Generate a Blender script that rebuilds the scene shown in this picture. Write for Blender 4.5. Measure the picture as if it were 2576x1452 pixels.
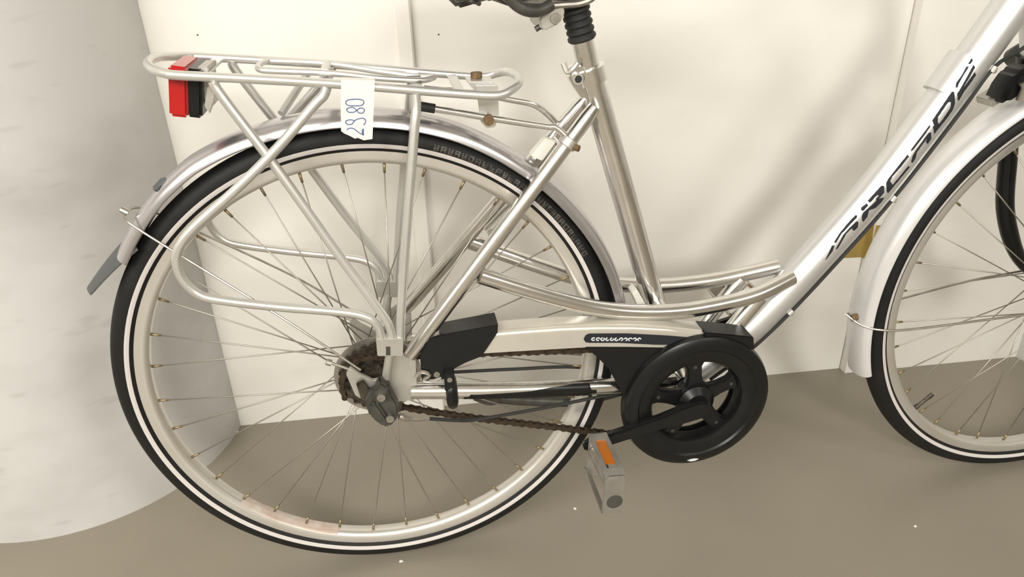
import bpy, bmesh, math, random
from mathutils import Vector, Matrix
from mathutils.geometry import tessellate_polygon
random.seed(7)
for o in list(bpy.data.objects): bpy.data.objects.remove(o)
scene = bpy.context.scene
col = scene.collection
R = math.radians
pi = math.pi

# ------------------------------------------------------------------ camera
cam_d = bpy.data.cameras.new('camera'); cam = bpy.data.objects.new('camera', cam_d); col.objects.link(cam)
cam.location = (0.05606, -0.9083, 0.9303)
cam.rotation_euler = (1.0924, 0.02844, -0.16643)
cam_d.sensor_width = 36.0
cam_d.lens = 36.0 * 1885.0 / 2576.0
cam_d.clip_start = 0.02
scene.camera = cam

# ------------------------------------------------------------------ world, lamps, exposure
world = bpy.data.worlds.new('world'); scene.world = world; world.use_nodes = True
bg = world.node_tree.nodes['Background']
bg.inputs[0].default_value = (1.0, 0.965, 0.905, 1); bg.inputs[1].default_value = 0.30

def area(name, loc, aim, sx, sy, power, color=(1.0, 0.975, 0.925)):
    d = bpy.data.lights.new(name, 'AREA'); d.shape = 'RECTANGLE'; d.size = sx; d.size_y = sy
    d.energy = power; d.color = color
    o = bpy.data.objects.new(name, d); col.objects.link(o); o.location = loc
    o.rotation_euler = (Vector(aim) - Vector(loc)).to_track_quat('-Z', 'Y').to_euler()
    return o
area('ceiling_lamp_light', (2.10, -2.9, 2.52), (0.5, 0.1, 0.4), 0.60, 0.60, 25)
area('ceiling_lamp_light', (0.40, -4.1, 2.42), (0.4, 0.1, 0.4), 0.70, 0.60, 66)
area('ceiling_lamp_light', (-1.60, -2.1, 2.45), (-0.3, 0.2, 0.2), 2.40, 1.40, 116)

vs = scene.view_settings
vs.view_transform = 'Standard'; vs.look = 'None'; vs.gamma = 1.0; vs.use_curve_mapping = False
vs.exposure = 0.36

# ------------------------------------------------------------------ materials
MATS = {}
def nmat(name, base, rough=0.5, metal=0.0, var=0.0, vscale=20.0, base2=None, bump=0.0, bscale=80.0, spec=None, trans=0.0, coat=0.0):
    m = bpy.data.materials.new(name); m.use_nodes = True
    nt = m.node_tree; b = nt.nodes['Principled BSDF']
    b.inputs['Base Color'].default_value = (*base, 1); b.inputs['Roughness'].default_value = rough
    b.inputs['Metallic'].default_value = metal
    if spec is not None: b.inputs['Specular IOR Level'].default_value = spec
    if trans: b.inputs['Transmission Weight'].default_value = trans
    if coat: b.inputs['Coat Weight'].default_value = coat
    tc = nt.nodes.new('ShaderNodeTexCoord')
    if var or base2:
        n = nt.nodes.new('ShaderNodeTexNoise'); n.inputs['Scale'].default_value = vscale; n.inputs['Detail'].default_value = 5
        nt.links.new(tc.outputs['Object'], n.inputs['Vector'])
        r = nt.nodes.new('ShaderNodeValToRGB')
        c2 = base2 if base2 else tuple(max(0, c * (1 - var)) for c in base)
        r.color_ramp.elements[0].position = 0.35; r.color_ramp.elements[1].position = 0.65
        r.color_ramp.elements[0].color = (*c2, 1); r.color_ramp.elements[1].color = (*base, 1)
        nt.links.new(n.outputs['Fac'], r.inputs['Fac']); nt.links.new(r.outputs['Color'], b.inputs['Base Color'])
    if bump:
        n2 = nt.nodes.new('ShaderNodeTexNoise'); n2.inputs['Scale'].default_value = bscale; n2.inputs['Detail'].default_value = 6
        nt.links.new(tc.outputs['Object'], n2.inputs['Vector'])
        bp = nt.nodes.new('ShaderNodeBump'); bp.inputs['Strength'].default_value = bump; bp.inputs['Distance'].default_value = 0.002
        nt.links.new(n2.outputs['Fac'], bp.inputs['Height']); nt.links.new(bp.outputs['Normal'], b.inputs['Normal'])
    MATS[name] = m
    return m

def dirty_paint(name, base, dirt, scuff_amt, soft_amt, rough=0.55):
    """painted masonry: broad soft soiling plus thin stretched scuff marks"""
    m = bpy.data.materials.new(name); m.use_nodes = True
    nt = m.node_tree; b = nt.nodes['Principled BSDF']; L = nt.links.new
    tc = nt.nodes.new('ShaderNodeTexCoord')
    def noise(scale, det, mp=None):
        n = nt.nodes.new('ShaderNodeTexNoise'); n.inputs['Scale'].default_value = scale; n.inputs['Detail'].default_value = det
        if mp:
            k = nt.nodes.new('ShaderNodeMapping'); k.inputs['Rotation'].default_value = mp[0]; k.inputs['Scale'].default_value = mp[1]
            L(tc.outputs['Object'], k.inputs['Vector']); L(k.outputs['Vector'], n.inputs['Vector'])
        else: L(tc.outputs['Object'], n.inputs['Vector'])
        return n
    def ramp(n, a, bb, lo, hi):
        r = nt.nodes.new('ShaderNodeMapRange'); r.inputs[1].default_value = a; r.inputs[2].default_value = bb
        r.inputs[3].default_value = lo; r.inputs[4].default_value = hi; L(n.outputs['Fac'], r.inputs[0]); return r
    f1 = ramp(noise(3.4, 4, ((R(10), R(25), R(15)), (1, 1, 1.6))), 0.45, 0.72, 0.0, soft_amt)
    f2 = ramp(noise(11.0, 2, ((0, R(40), R(20)), (1.0, 1.0, 3.2))), 0.64, 0.78, 0.0, scuff_amt)
    add = nt.nodes.new('ShaderNodeMath'); add.operation = 'ADD'; add.use_clamp = True
    L(f1.outputs[0], add.inputs[0]); L(f2.outputs[0], add.inputs[1])
    mx = nt.nodes.new('ShaderNodeMix'); mx.data_type = 'RGBA'
    mx.inputs[6].default_value = (*base, 1); mx.inputs[7].default_value = (*dirt, 1)
    L(add.outputs[0], mx.inputs[0]); L(mx.outputs[2], b.inputs['Base Color'])
    b.inputs['Roughness'].default_value = rough
    n3 = noise(90, 5); bp = nt.nodes.new('ShaderNodeBump'); bp.inputs['Strength'].default_value = 0.06; bp.inputs['Distance'].default_value = 0.002
    L(n3.outputs['Fac'], bp.inputs['Height']); L(bp.outputs['Normal'], b.inputs['Normal'])
    MATS[name] = m
    return m

dirty_paint('wall_paint', (0.80, 0.775, 0.72), (0.64, 0.61, 0.545), 0.15, 0.35, 0.6)
dirty_paint('panel_paint', (0.79, 0.765, 0.71), (0.64, 0.61, 0.545), 0.15, 0.4, 0.6)
dirty_paint('pillar_paint', (0.585, 0.572, 0.55), (0.40, 0.385, 0.36), 0.55, 0.75, 0.5)
nmat('ceiling_paint', (0.78, 0.76, 0.72), 0.8)
nmat('room_paint', (0.80, 0.77, 0.71), 0.7)
nmat('floor_concrete', (0.262, 0.232, 0.182), 0.42, 0, 0.07, 4.0, None, 0.05, 160)
nmat('strip_paint', (0.84, 0.81, 0.75), 0.45, 0, 0.03, 8)
nmat('polished_alu', (0.80, 0.785, 0.755), 0.20, 1.0, 0.10, 25, None, 0.02, 300)
nmat('painted_silver', (0.70, 0.70, 0.70), 0.36, 0.75, 0.03, 10, None, 0.0, 1, None, 0, 0.25)
nmat('rack_alu', (0.71, 0.70, 0.67), 0.34, 0.75, 0.05, 30)
nmat('mudguard_silver', (0.60, 0.58, 0.60), 0.25, 0.9, 0.04, 14)
nmat('mudguard_white', (0.80, 0.79, 0.785), 0.30, 0.45, 0.03, 12)
nmat('rim_alu', (0.79, 0.775, 0.745), 0.33, 0.8, 0.10, 7, (0.73, 0.70, 0.63))
nmat('spoke_steel', (0.44, 0.41, 0.36), 0.40, 0.9)
nmat('nipple_brass', (0.30, 0.24, 0.14), 0.4, 0.7)
nmat('tyre_rubber', (0.012, 0.0115, 0.011), 0.6, 0, 0.3, 30, None, 0.15, 200, 0.3)
nmat('stripe_reflective', (0.62, 0.585, 0.56), 0.35, 0.0)
nmat('sidewall_print', (0.10, 0.09, 0.075), 0.55, 0.0, 0.85, 150)
nmat('black_plastic', (0.008, 0.008, 0.008), 0.30, 0, 0.2, 40, None, 0, 1, 0.35)
nmat('black_rubber', (0.018, 0.018, 0.017), 0.6)
nmat('flap_rubber', (0.075, 0.078, 0.08), 0.45)
nmat('guard_silver', (0.70, 0.67, 0.60), 0.30, 0.6, 0.06, 25)
nmat('white_print', (0.72, 0.74, 0.76), 0.5)
nmat('black_print', (0.022, 0.023, 0.028), 0.6, 0, 0, 1, None, 0, 1, 0.2)
nmat('chain_rust', (0.075, 0.054, 0.034), 0.55, 0.55, 0, 120, (0.04, 0.026, 0.016), 0.2, 400)
nmat('cassette_steel', (0.15, 0.13, 0.10), 0.45, 0.65, 0, 60, (0.03, 0.023, 0.016), 0.2, 200)
nmat('derailleur_grey', (0.105, 0.102, 0.088), 0.45, 0.5, 0.35, 60)
nmat('pedal_alu', (0.50, 0.48, 0.44), 0.33, 0.8, 0.2, 40)
nmat('steel', (0.50, 0.47, 0.42), 0.35, 0.9, 0.25, 60)
nmat('plate_alu', (0.53, 0.51, 0.46), 0.42, 0.6, 0.1, 40)
nmat('rust', (0.20, 0.125, 0.055), 0.7, 0.2, 0.4, 200)
nmat('red_lens', (0.42, 0.010, 0.010), 0.22, 0, 0, 1, None, 0, 1, None, 0.0, 0.4)
nmat('amber_lens', (0.42, 0.125, 0.012), 0.3, 0, 0.1, 60)
nmat('paper', (0.78, 0.76, 0.70), 0.6, 0, 0.03, 40)
nmat('blue_ink', (0.10, 0.15, 0.34), 0.6, 0, 0.3, 300)
nmat('brown_tape', (0.37, 0.26, 0.075), 0.28, 0, 0.12, 30)
nmat('dark_red', (0.07, 0.012, 0.008), 0.4)
nmat('chip_white', (0.78, 0.77, 0.73), 0.6)
nmat('white_plastic', (0.72, 0.70, 0.63), 0.4)

# ------------------------------------------------------------------ mesh helpers
def obj(name, vf, mat, parent=None, smooth=True, label=None, angle=35, loc=None):
    v, f = vf
    me = bpy.data.meshes.new(name); me.from_pydata([tuple(p) for p in v], [], f); me.update()
    bm = bmesh.new(); bm.from_mesh(me); bmesh.ops.recalc_face_normals(bm, faces=bm.faces[:]); bm.to_mesh(me); bm.free()
    mats = mat if isinstance(mat, (list, tuple)) else [mat]
    for k in mats: me.materials.append(MATS[k])
    if smooth:
        me.polygons.foreach_set('use_smooth', [True] * len(me.polygons))
        try: me.set_sharp_from_angle(angle=R(angle))
        except Exception: pass
    o = bpy.data.objects.new(name, me); col.objects.link(o)
    if parent: o.parent = parent
    if loc: o.location = loc
    if label: o['label'] = label
    return o
def share(o, parent, loc=(0, 0, 0), rot=(0, 0, 0), name=None):
    c = o.copy(); col.objects.link(c); c.parent = parent; c.location = loc; c.rotation_euler = rot
    return c
def join(*parts):
    V, F = [], []
    for v, f in parts:
        n = len(V); V += [Vector(p) for p in v]; F += [tuple(i + n for i in q) for q in f]
    return V, F
def mirror(vf):
    return [Vector((p[0], -p[1], p[2])) for p in vf[0]], [tuple(reversed(q)) for q in vf[1]]
def xf(vf, M):
    return [M @ Vector(p) for p in vf[0]], vf[1]
def cr(pts, n=8):
    P = [Vector(p) for p in pts]
    P = [2 * P[0] - P[1]] + P + [2 * P[-1] - P[-2]]; o = []
    for i in range(1, len(P) - 2):
        a, b, c, d = P[i - 1:i + 3]
        for k in range(n):
            t = k / n
            o.append(0.5 * (2 * b + (c - a) * t + (2 * a - 5 * b + 4 * c - d) * t * t + (3 * b - a - 3 * c + d) * t ** 3))
    o.append(P[-2]); return o
def tube(path, r, seg=12, closed=False):
    P = [Vector(p) for p in path]; n = len(P)
    rr = r if isinstance(r, (list, tuple)) else [r] * n
    V, F = [], []
    def tang(i):
        if closed: return (P[(i + 1) % n] - P[i - 1]).normalized()
        return (P[min(i + 1, n - 1)] - P[max(i - 1, 0)]).normalized()
    T = tang(0); up = Vector((0, 1, 0)) if abs(T.y) < 0.9 else Vector((1, 0, 0))
    N = (up - T * up.dot(T)).normalized()
    for i in range(n):
        T = tang(i); N = (N - T * N.dot(T)).normalized(); B = T.cross(N)
        for k in range(seg):
            a = 2 * pi * k / seg
            V.append(P[i] + rr[i] * (math.cos(a) * N + math.sin(a) * B))
    m = n if closed else n - 1
    for i in range(m):
        j = (i + 1) % n
        for k in range(seg):
            l = (k + 1) % seg
            F.append((i * seg + k, i * seg + l, j * seg + l, j * seg + k))
    if not closed:
        F.append(tuple(range(seg - 1, -1, -1))); F.append(tuple(range((n - 1) * seg, n * seg)))
    return V, F
def rod(a, b, r, seg=12): return tube([a, b], r, seg)
def revolve(prof, c=(0, 0, 0), n=96, a0=0.0, a1=2 * pi, close_prof=True):
    """profile of (radius, y) turned round the y axis through c"""
    V, F = [], []; full = abs(a1 - a0 - 2 * pi) < 1e-6; m = len(prof)
    cnt = n if full else n + 1
    for i in range(cnt):
        a = a0 + (a1 - a0) * i / n
        for r, y in prof: V.append(Vector((c[0] + r * math.cos(a), c[1] + y, c[2] + r * math.sin(a))))
    for i in range(n):
        j = (i + 1) % cnt
        for k in range(m if close_prof else m - 1):
            l = (k + 1) % m
            F.append((i * m + k, i * m + l, j * m + l, j * m + k))
    if not full and close_prof:
        F.append(tuple(range(m))); F.append(tuple(range(n * m, n * m + m)))
    return V, F
def prism(outline, y0, y1, bev=0.0):
    """polygon in the x-z plane given depth along y"""
    bm = bmesh.new(); n = len(outline)
    a = [bm.verts.new((x, y0, z)) for x, z in outline]; b = [bm.verts.new((x, y1, z)) for x, z in outline]
    tri = tessellate_polygon([[Vector((x, 0, z)) for x, z in outline]])
    for t in tri:
        bm.faces.new([a[i] for i in t]); bm.faces.new([b[i] for i in reversed(t)])
    for i in range(n): bm.faces.new((a[i], a[(i + 1) % n], b[(i + 1) % n], b[i]))
    bmesh.ops.recalc_face_normals(bm, faces=bm.faces[:])
    bmesh.ops.dissolve_limit(bm, angle_limit=0.01, verts=bm.verts[:], edges=bm.edges[:])
    if bev:
        es = [e for e in bm.edges if len(e.link_faces) == 2 and e.calc_face_angle(0) > 0.5]
        bmesh.ops.bevel(bm, geom=es, offset=bev, segments=2, affect='EDGES', clamp_overlap=True)
    bm.verts.ensure_lookup_table(); bm.verts.index_update()
    V = [v.co.copy() for v in bm.verts]; F = [tuple(v.index for v in f.verts) for f in bm.faces]; bm.free()
    return V, F
def box(c, s, bev=0.0, rot=None):
    vf = prism([(-s[0] / 2, -s[2] / 2), (s[0] / 2, -s[2] / 2), (s[0] / 2, s[2] / 2), (-s[0] / 2, s[2] / 2)], -s[1] / 2, s[1] / 2, bev)
    M = Matrix.Translation(Vector(c))
    if rot: M = M @ rot.to_4x4()
    return xf(vf, M)
def disc(c, r, y0, y1, n=32): return revolve([(0.0005, y0), (r, y0), (r, y1), (0.0005, y1)], (c[0], 0, c[2] if len(c) > 2 else c[1]), n)
def circ(cx, cz, r, n=24, a0=0): return [(cx + r * math.cos(a0 + 2 * pi * k / n), cz + r * math.sin(a0 + 2 * pi * k / n)) for k in range(n)]
def inside(p, poly):
    x, y = p; c = False; j = len(poly) - 1
    for i in range(len(poly)):
        (xi, yi), (xj, yj) = poly[i], poly[j]
        if (yi > y) != (yj > y) and x < (xj - xi) * (y - yi) / (yj - yi) + xi: c = not c
        j = i
    return c
def lerp1(x, X, Y):
    for i in range(len(X) - 1):
        if x <= X[i + 1]: return Y[i] + (Y[i + 1] - Y[i]) * (x - X[i]) / (X[i + 1] - X[i])
    return Y[-1]
def struct(name, vf, mat, label, smooth=False):
    o = obj(name, vf, mat, None, smooth, label); o['kind'] = 'structure'; return o

# ------------------------------------------------------------------ the setting
W0, WS = 0.37749, -0.04453          # wall line: y = W0 + WS * x
def wy(x): return W0 + WS * x
def wall_slab(x0, x1, z0, z1, proud, depth):
    v = []
    for x in (x0, x1):
        for y in (wy(x) - proud, wy(x) + depth):
            for z in (z0, z1): v.append((x, y, z))
    return v, [(0, 1, 3, 2), (4, 6, 7, 5), (0, 4, 5, 1), (2, 3, 7, 6), (0, 2, 6, 4), (1, 5, 7, 3)]
struct('floor', ([(-4, -4.5, 0), (5, -4.5, 0), (5, 1.0, 0), (-4, 1.0, 0), (-4, -4.5, -0.1), (5, -4.5, -0.1), (5, 1.0, -0.1), (-4, 1.0, -0.1)],
       [(0, 1, 2, 3), (7, 6, 5, 4), (0, 4, 5, 1), (1, 5, 6, 2), (2, 6, 7, 3), (3, 7, 4, 0)]), 'floor_concrete', 'smooth taupe grey painted concrete floor')
struct('wall_back', wall_slab(-4, 0.964, 0, 2.6, 0.0, 0.12), 'wall_paint', 'cream painted wall behind the bicycle')
struct('wall_panel', wall_slab(0.966, 5, 0, 2.6, 0.020, 0.10), 'panel_paint', 'slightly raised cream wall panel to the right of the seam')
def pillar(name, c, label):
    pr = [(0.300, 0), (0.300, 2.6)]
    n = 72; V = []; F = []
    for z in (0, 2.6):
        for k in range(n): V.append((c[0] + 0.3 * math.cos(2 * pi * k / n), c[1] + 0.3 * math.sin(2 * pi * k / n), z))
    for k in range(n): F.append((k, (k + 1) % n, n + (k + 1) % n, n + k))
    F.append(tuple(range(n - 1, -1, -1))); F.append(tuple(range(n, 2 * n)))
    return struct(name, (V, F), 'pillar_paint', label, True)
pillar('wall_pillar', (-0.607, 0.436), 'scuffed round white pillar at the left end of the wall')
pillar('wall_pillar', (1.660, 0.345), 'round white pillar at the right end of the wall')
def slab(c, sz): return box(c, sz)
struct('ceiling', slab((0.5, -1.75, 2.65), (9.0, 5.5, 0.1)), 'ceiling_paint', 'pale ceiling above the bicycle')
struct('wall_front', slab((0.5, -4.45, 1.3), (9.0, 0.1, 2.6)), 'room_paint', 'cream wall behind the viewer')
struct('wall_left', slab((-3.95, -1.75, 1.3), (0.1, 5.5, 2.6)), 'room_paint', 'cream wall at the far left of the room')
struct('wall_right', slab((4.95, -1.75, 1.3), (0.1, 5.5, 2.6)), 'room_paint', 'cream wall at the far right of the room')
# flat cable cover running up the wall
x0, x1 = 0.0741, 0.1016
cs = [(x0, 0.0), (x0, -0.009), (x0 + 0.003, -0.012), (x1 - 0.003, -0.012), (x1, -0.009), (x1, 0.0)]
V, F = [], []
for z in (0.0, 2.6):
    for x, p in cs: V.append((x, wy(x) + p, z))
for k in range(5): F.append((k, k + 1, 7 + k, 6 + k))
F += [(5, 0, 6, 11), tuple(range(6)), tuple(range(11, 5, -1))]
struct('trim_1', (V, F), 'strip_paint', 'narrow white cable trunking running up the wall behind the rear wheel')

# ------------------------------------------------------------------ bicycle
bike = bpy.data.objects.new('bicycle', None); col.objects.link(bike)
bike.rotation_euler = (-0.0152, 0, 0)
bike['label'] = 'silver step-through city bicycle with luggage rack standing along the wall'; bike['category'] = 'bicycle'
BB = Vector((0.450, 0, 0.272)); RH = (0, 0, 0.348); FH = (1.100, 0, 0.348)

# --- frame
DT = [(.455, 0, .268), (.538, 0, .327), (.593, 0, .383), (.646, 0, .447), (.720, 0, .543), (.785, 0, .644), (.848, 0, .749), (.898, 0, .838)]
DTR = 0.0255
dtc = cr(DT, 12)
down_tube = obj('down_tube', tube(dtc, DTR, 40), 'painted_silver', bike, label='thick silver down tube lettered ARCADE')
S = [0.0]
for i in range(1, len(dtc)): S.append(S[-1] + (dtc[i] - dtc[i - 1]).length)
def on_tube(s, th, r):
    i = 0
    while i < len(S) - 2 and S[i + 1] < s: i += 1
    t = (s - S[i]) / (S[i + 1] - S[i]); P = dtc[i].lerp(dtc[i + 1], t)
    Ta = (dtc[min(i + 1, len(S) - 1)] - dtc[max(i - 1, 0)]).normalized(); Tb = (dtc[min(i + 2, len(S) - 1)] - dtc[i]).normalized()
    T = Ta.lerp(Tb, t).normalized(); N2 = Vector((-T.z, 0, T.x))
    return P + r * (math.cos(th) * Vector((0, -1, 0)) + math.sin(th) * N2)
LET = [[[(0.273, 8.5), (0.282, 15.2), (0.295, 25.0), (0.2975, 19.0), (0.2895, 10.8), (0.277, 7.8)], [(0.3, 27.2), (0.3145, 33.2), (0.332, 34.8), (0.3475, 34.0), (0.348, 28.0), (0.3455, 25.0), (0.333, 26.5), (0.315, 27.2), (0.3015, 21.2)], [(0.294, 7.8), (0.315, 20.5), (0.3295, 20.5), (0.342, 18.2), (0.342, 10.8), (0.336, 1.0), (0.3295, 1.8), (0.329, 8.5), (0.33, 14.5), (0.32, 16.0), (0.2965, 3.2)]],
 [[(0.357, 30.2), (0.36, 35.5), (0.369, 31.0), (0.368, 23.5), (0.358, 23.5)], [(0.3725, 34.0), (0.388, 32.5), (0.3995, 31.0), (0.401, 22.8), (0.3935, 10.0), (0.3865, 10.0), (0.38, 12.2), (0.3805, 18.2), (0.387, 17.5), (0.3855, 22.8), (0.372, 24.2)], [(0.3515, 16.7), (0.356, 20.5), (0.3705, 15.2), (0.3825, 13.0), (0.389, -2.0), (0.3815, -5.0), (0.371, -2.0), (0.363, 10.8), (0.355, -0.5), (0.3465, -1.2), (0.347, 7.0)]],
 [[(0.406, 25.0), (0.413, 28.0), (0.432, 28.0), (0.452, 26.5), (0.45, 19.0), (0.4325, 19.8), (0.417, 22.0), (0.4105, 17.5), (0.4085, 3.2), (0.4255, 2.5), (0.44, 1.8), (0.44, -5.7), (0.4225, -4.2), (0.406, -2.8), (0.396, -2.8), (0.397, 6.2)]],
 [[(0.457, 23.5), (0.4595, 27.2), (0.4785, 27.2), (0.4975, 28.0), (0.496, 22.0), (0.4785, 21.2), (0.4615, 21.2)], [(0.446, 2.5), (0.4535, 11.5), (0.4605, 13.8), (0.4745, 14.5), (0.4885, 15.2), (0.491, 10.0), (0.484, -5.0), (0.4765, -6.5), (0.477, 4.0), (0.481, 8.5), (0.471, 7.8), (0.4605, 7.0), (0.4525, -2.8), (0.446, -4.2)]],
 [[(0.504, 29.5), (0.5255, 31.8), (0.5465, 34.0), (0.5475, 28.0), (0.536, 4.0), (0.528, -3.5), (0.528, 7.0), (0.5325, 13.0), (0.535, 18.2), (0.533, 23.5), (0.5225, 22.8), (0.511, 21.2), (0.5055, 12.2), (0.499, 12.2)], [(0.5, 13.8), (0.506, 13.8), (0.5045, 4.7), (0.5165, 5.5), (0.5285, 7.8), (0.5285, -3.5), (0.517, -5.0), (0.504, -4.2), (0.491, -2.8), (0.498, 16.7)]],
 [[(0.553, 32.5), (0.558, 39.2), (0.5675, 38.5), (0.5815, 43.0), (0.582, 36.2), (0.571, 34.8), (0.5585, 31.0), (0.5535, 27.2)], [(0.585, 43.7), (0.593, 45.2), (0.591, 37.8), (0.5855, 37.8)], [(0.5475, 17.5), (0.551, 17.5), (0.569, 23.5), (0.587, 30.2), (0.585, 21.2), (0.5705, 16.7), (0.557, 13.8), (0.568, 13.0), (0.58, 13.8), (0.578, 4.7), (0.568, 3.2), (0.5535, 3.2), (0.5415, -1.2), (0.5415, 4.7)]]]
for ch, polys in zip('ARCADE', LET):
    V, F, ds, da = [], [], 0.0005, 0.9
    for poly in polys:
        s0 = min(p[0] for p in poly); s1 = max(p[0] for p in poly); a0 = min(p[1] for p in poly); a1 = max(p[1] for p in poly)
        ns = int((s1 - s0) / ds) + 1; na = int((a1 - a0) / da) + 1; idx = {}
        def vert(i, j):
            if (i, j) not in idx:
                idx[(i, j)] = len(V); V.append(on_tube(s0 + i * ds, R(a0 + j * da), DTR + 0.00025))
            return idx[(i, j)]
        for i in range(ns):
            for j in range(na):
                if inside((s0 + (i + .5) * ds, a0 + (j + .5) * da), poly):
                    F.append((vert(i, j), vert(i + 1, j), vert(i + 1, j + 1), vert(i, j + 1)))
    obj('letter', (V, F), 'black_print', down_tube, label='dark printed letter ' + ch)
# saddle-shaped boss plate on top of the tube
def sleeve(s0, s1, t0, t1, r0, r1, n=16):
    V, F = [], []
    for i in range(5):
        s = s0 + (s1 - s0) * i / 4
        for j in range(n + 1): V.append(on_tube(s, t0 + (t1 - t0) * j / n, r1))
        for j in range(n + 1): V.append(on_tube(s, t1 - (t1 - t0) * j / n, r0))
    m = 2 * (n + 1)
    for i in range(4):
        for k in range(m): F.append((i * m + k, i * m + (k + 1) % m, (i + 1) * m + (k + 1) % m, (i + 1) * m + k))
    F.append(tuple(range(m))); F.append(tuple(range(4 * m, 5 * m)))
    return V, F
obj('mounting_plate', sleeve(0.540, 0.594, R(48), R(150), DTR - 0.001, DTR + 0.0065), 'painted_silver', down_tube, angle=40, label='raised silver plate on top of the down tube')

st_bot, st_top = Vector((.4445, 0, .272)), Vector((.3025, 0, .738))
obj('seat_tube', tube([st_bot.lerp(st_top, t) for t in (0, .3, .6, .9, 1)], 0.0165, 28), 'polished_alu', bike)
obj('head_tube', rod((.931, 0, .722), (.878, 0, .872), 0.021, 24), 'painted_silver', bike)
obj('bottom_bracket_shell', revolve([(.012, -.036), (.021, -.036), (.021, .036), (.012, .036)], BB, 32), 'polished_alu', bike)
SSa, SSb = Vector((.3035, -.022, .700)), Vector((.046, -.066, .400))
stay_n = join(tube([SSa.lerp(SSb, t) for t in (0, .04, .5, .94, 1)], [.008, .0098, .0102, .0102, .0085], 18))
seat_stay = obj('seat_stay', stay_n, 'polished_alu', bike)
obj('seat_stay', mirror(stay_n), 'polished_alu', bike)
MX = [(.146, -.057, .503), (.194, -.055, .480), (.248, -.052, .455), (.304, -.048, .432), (.362, -.045, .417), (.430, -.041, .409), (.500, -.036, .411), (.550, -.032, .418), (.604, -.020, .432)]
mx = tube(cr(MX, 6), .0113, 18)
obj('curved_stay', mx, 'polished_alu', bike); obj('curved_stay', mirror(mx), 'polished_alu', bike)
gs = tube(cr([(.553, -.029, .412), (.516, -.030, .364), (.480, -.026, .318)], 4), [.012] * 9, 16)
obj('gusset_tube', gs, 'polished_alu', bike); obj('gusset_tube', mirror(gs), 'polished_alu', bike)
CS = [(.043, -.067, .347), (.100, -.067, .339), (.190, -.064, .325), (.340, -.050, .302), (.430, -.028, .284)]
csp = cr(CS, 6); csv = tube(csp, .0118, 20)
chain_stay = obj('chain_stay', csv, 'polished_alu', bike); obj('chain_stay', mirror(csv), 'polished_alu', bike)
for a_, b_, r_ in (((.404, -.043, .411), (.404, .043, .411), .009), ((.262, -.028, .650), (.262, .028, .650), .005), ((.40, -.034, .29), (.40, .034, .29), .008)):
    obj('stay_bridge', rod(a_, b_, r_, 14), 'polished_alu', bike)
# black scuffed film on the drive-side chain stay
V, F = [], []; n = 60
for i in range(n + 1):
    x = .113 + (.302 - .113) * i / n
    k = min(range(len(csp) - 1), key=lambda q: abs((csp[q].x + csp[q + 1].x) / 2 - x))
    t = (x - csp[k].x) / (csp[k + 1].x - csp[k].x); P = csp[k].lerp(csp[k + 1], t)
    lo = -62 + 26 * random.random() - (0 if i > 18 else 0)
    hi = (2 + 24 * min(1, max(0, (i - 6) / 30)) + 34 * min(1, max(0, (i - 30) / 20))) if i > 2 else -20
    if i > n - 3: lo, hi = -20, 10
    for j in range(9):
        a = R(lo + (hi - lo) * j / 8)
        V.append(P + 0.0122 * Vector((0, -math.cos(a), math.sin(a))))
for i in range(n):
    for j in range(8): F.append((i * 9 + j, i * 9 + j + 1, (i + 1) * 9 + j + 1, (i + 1) * 9 + j))
obj('chain_stay_film', (V, F), 'black_plastic', chain_stay, label='scuffed black protective film')
# dropouts
DO = [(.024, .402), (.034, .409), (.054, .394), (.052, .356), (.047, .333), (.018, .334), (.004, .338), (-.020, .342), (-.030, .352), (-.0375, .386), (-.031, .396), (-.020, .384), (-.004, .372), (.012, .374)]
dv = prism(DO, -.071, -.065, .0008)
dropout = obj('dropout', dv, 'plate_alu', bike); d2 = obj('dropout', mirror(dv), 'plate_alu', bike)
for par, s in ((dropout, -1), (d2, 1)):
    obj('adjuster_screw', tube([(-.060, s * .068, .407), (-.054, s * .068, .404), (-.0538, s * .068, .4038), (-.030, s * .068, .390)], [.0045, .0045, .002, .002], 8), 'steel', par)
obj('axle', join(rod((0, -.082, .348), (0, .082, .348), .0048, 10), rod((0, -.080, .348), (0, -.072, .348), .010, 6), rod((0, .072, .348), (0, .080, .348), .010, 6)), 'steel', bike)

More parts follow.
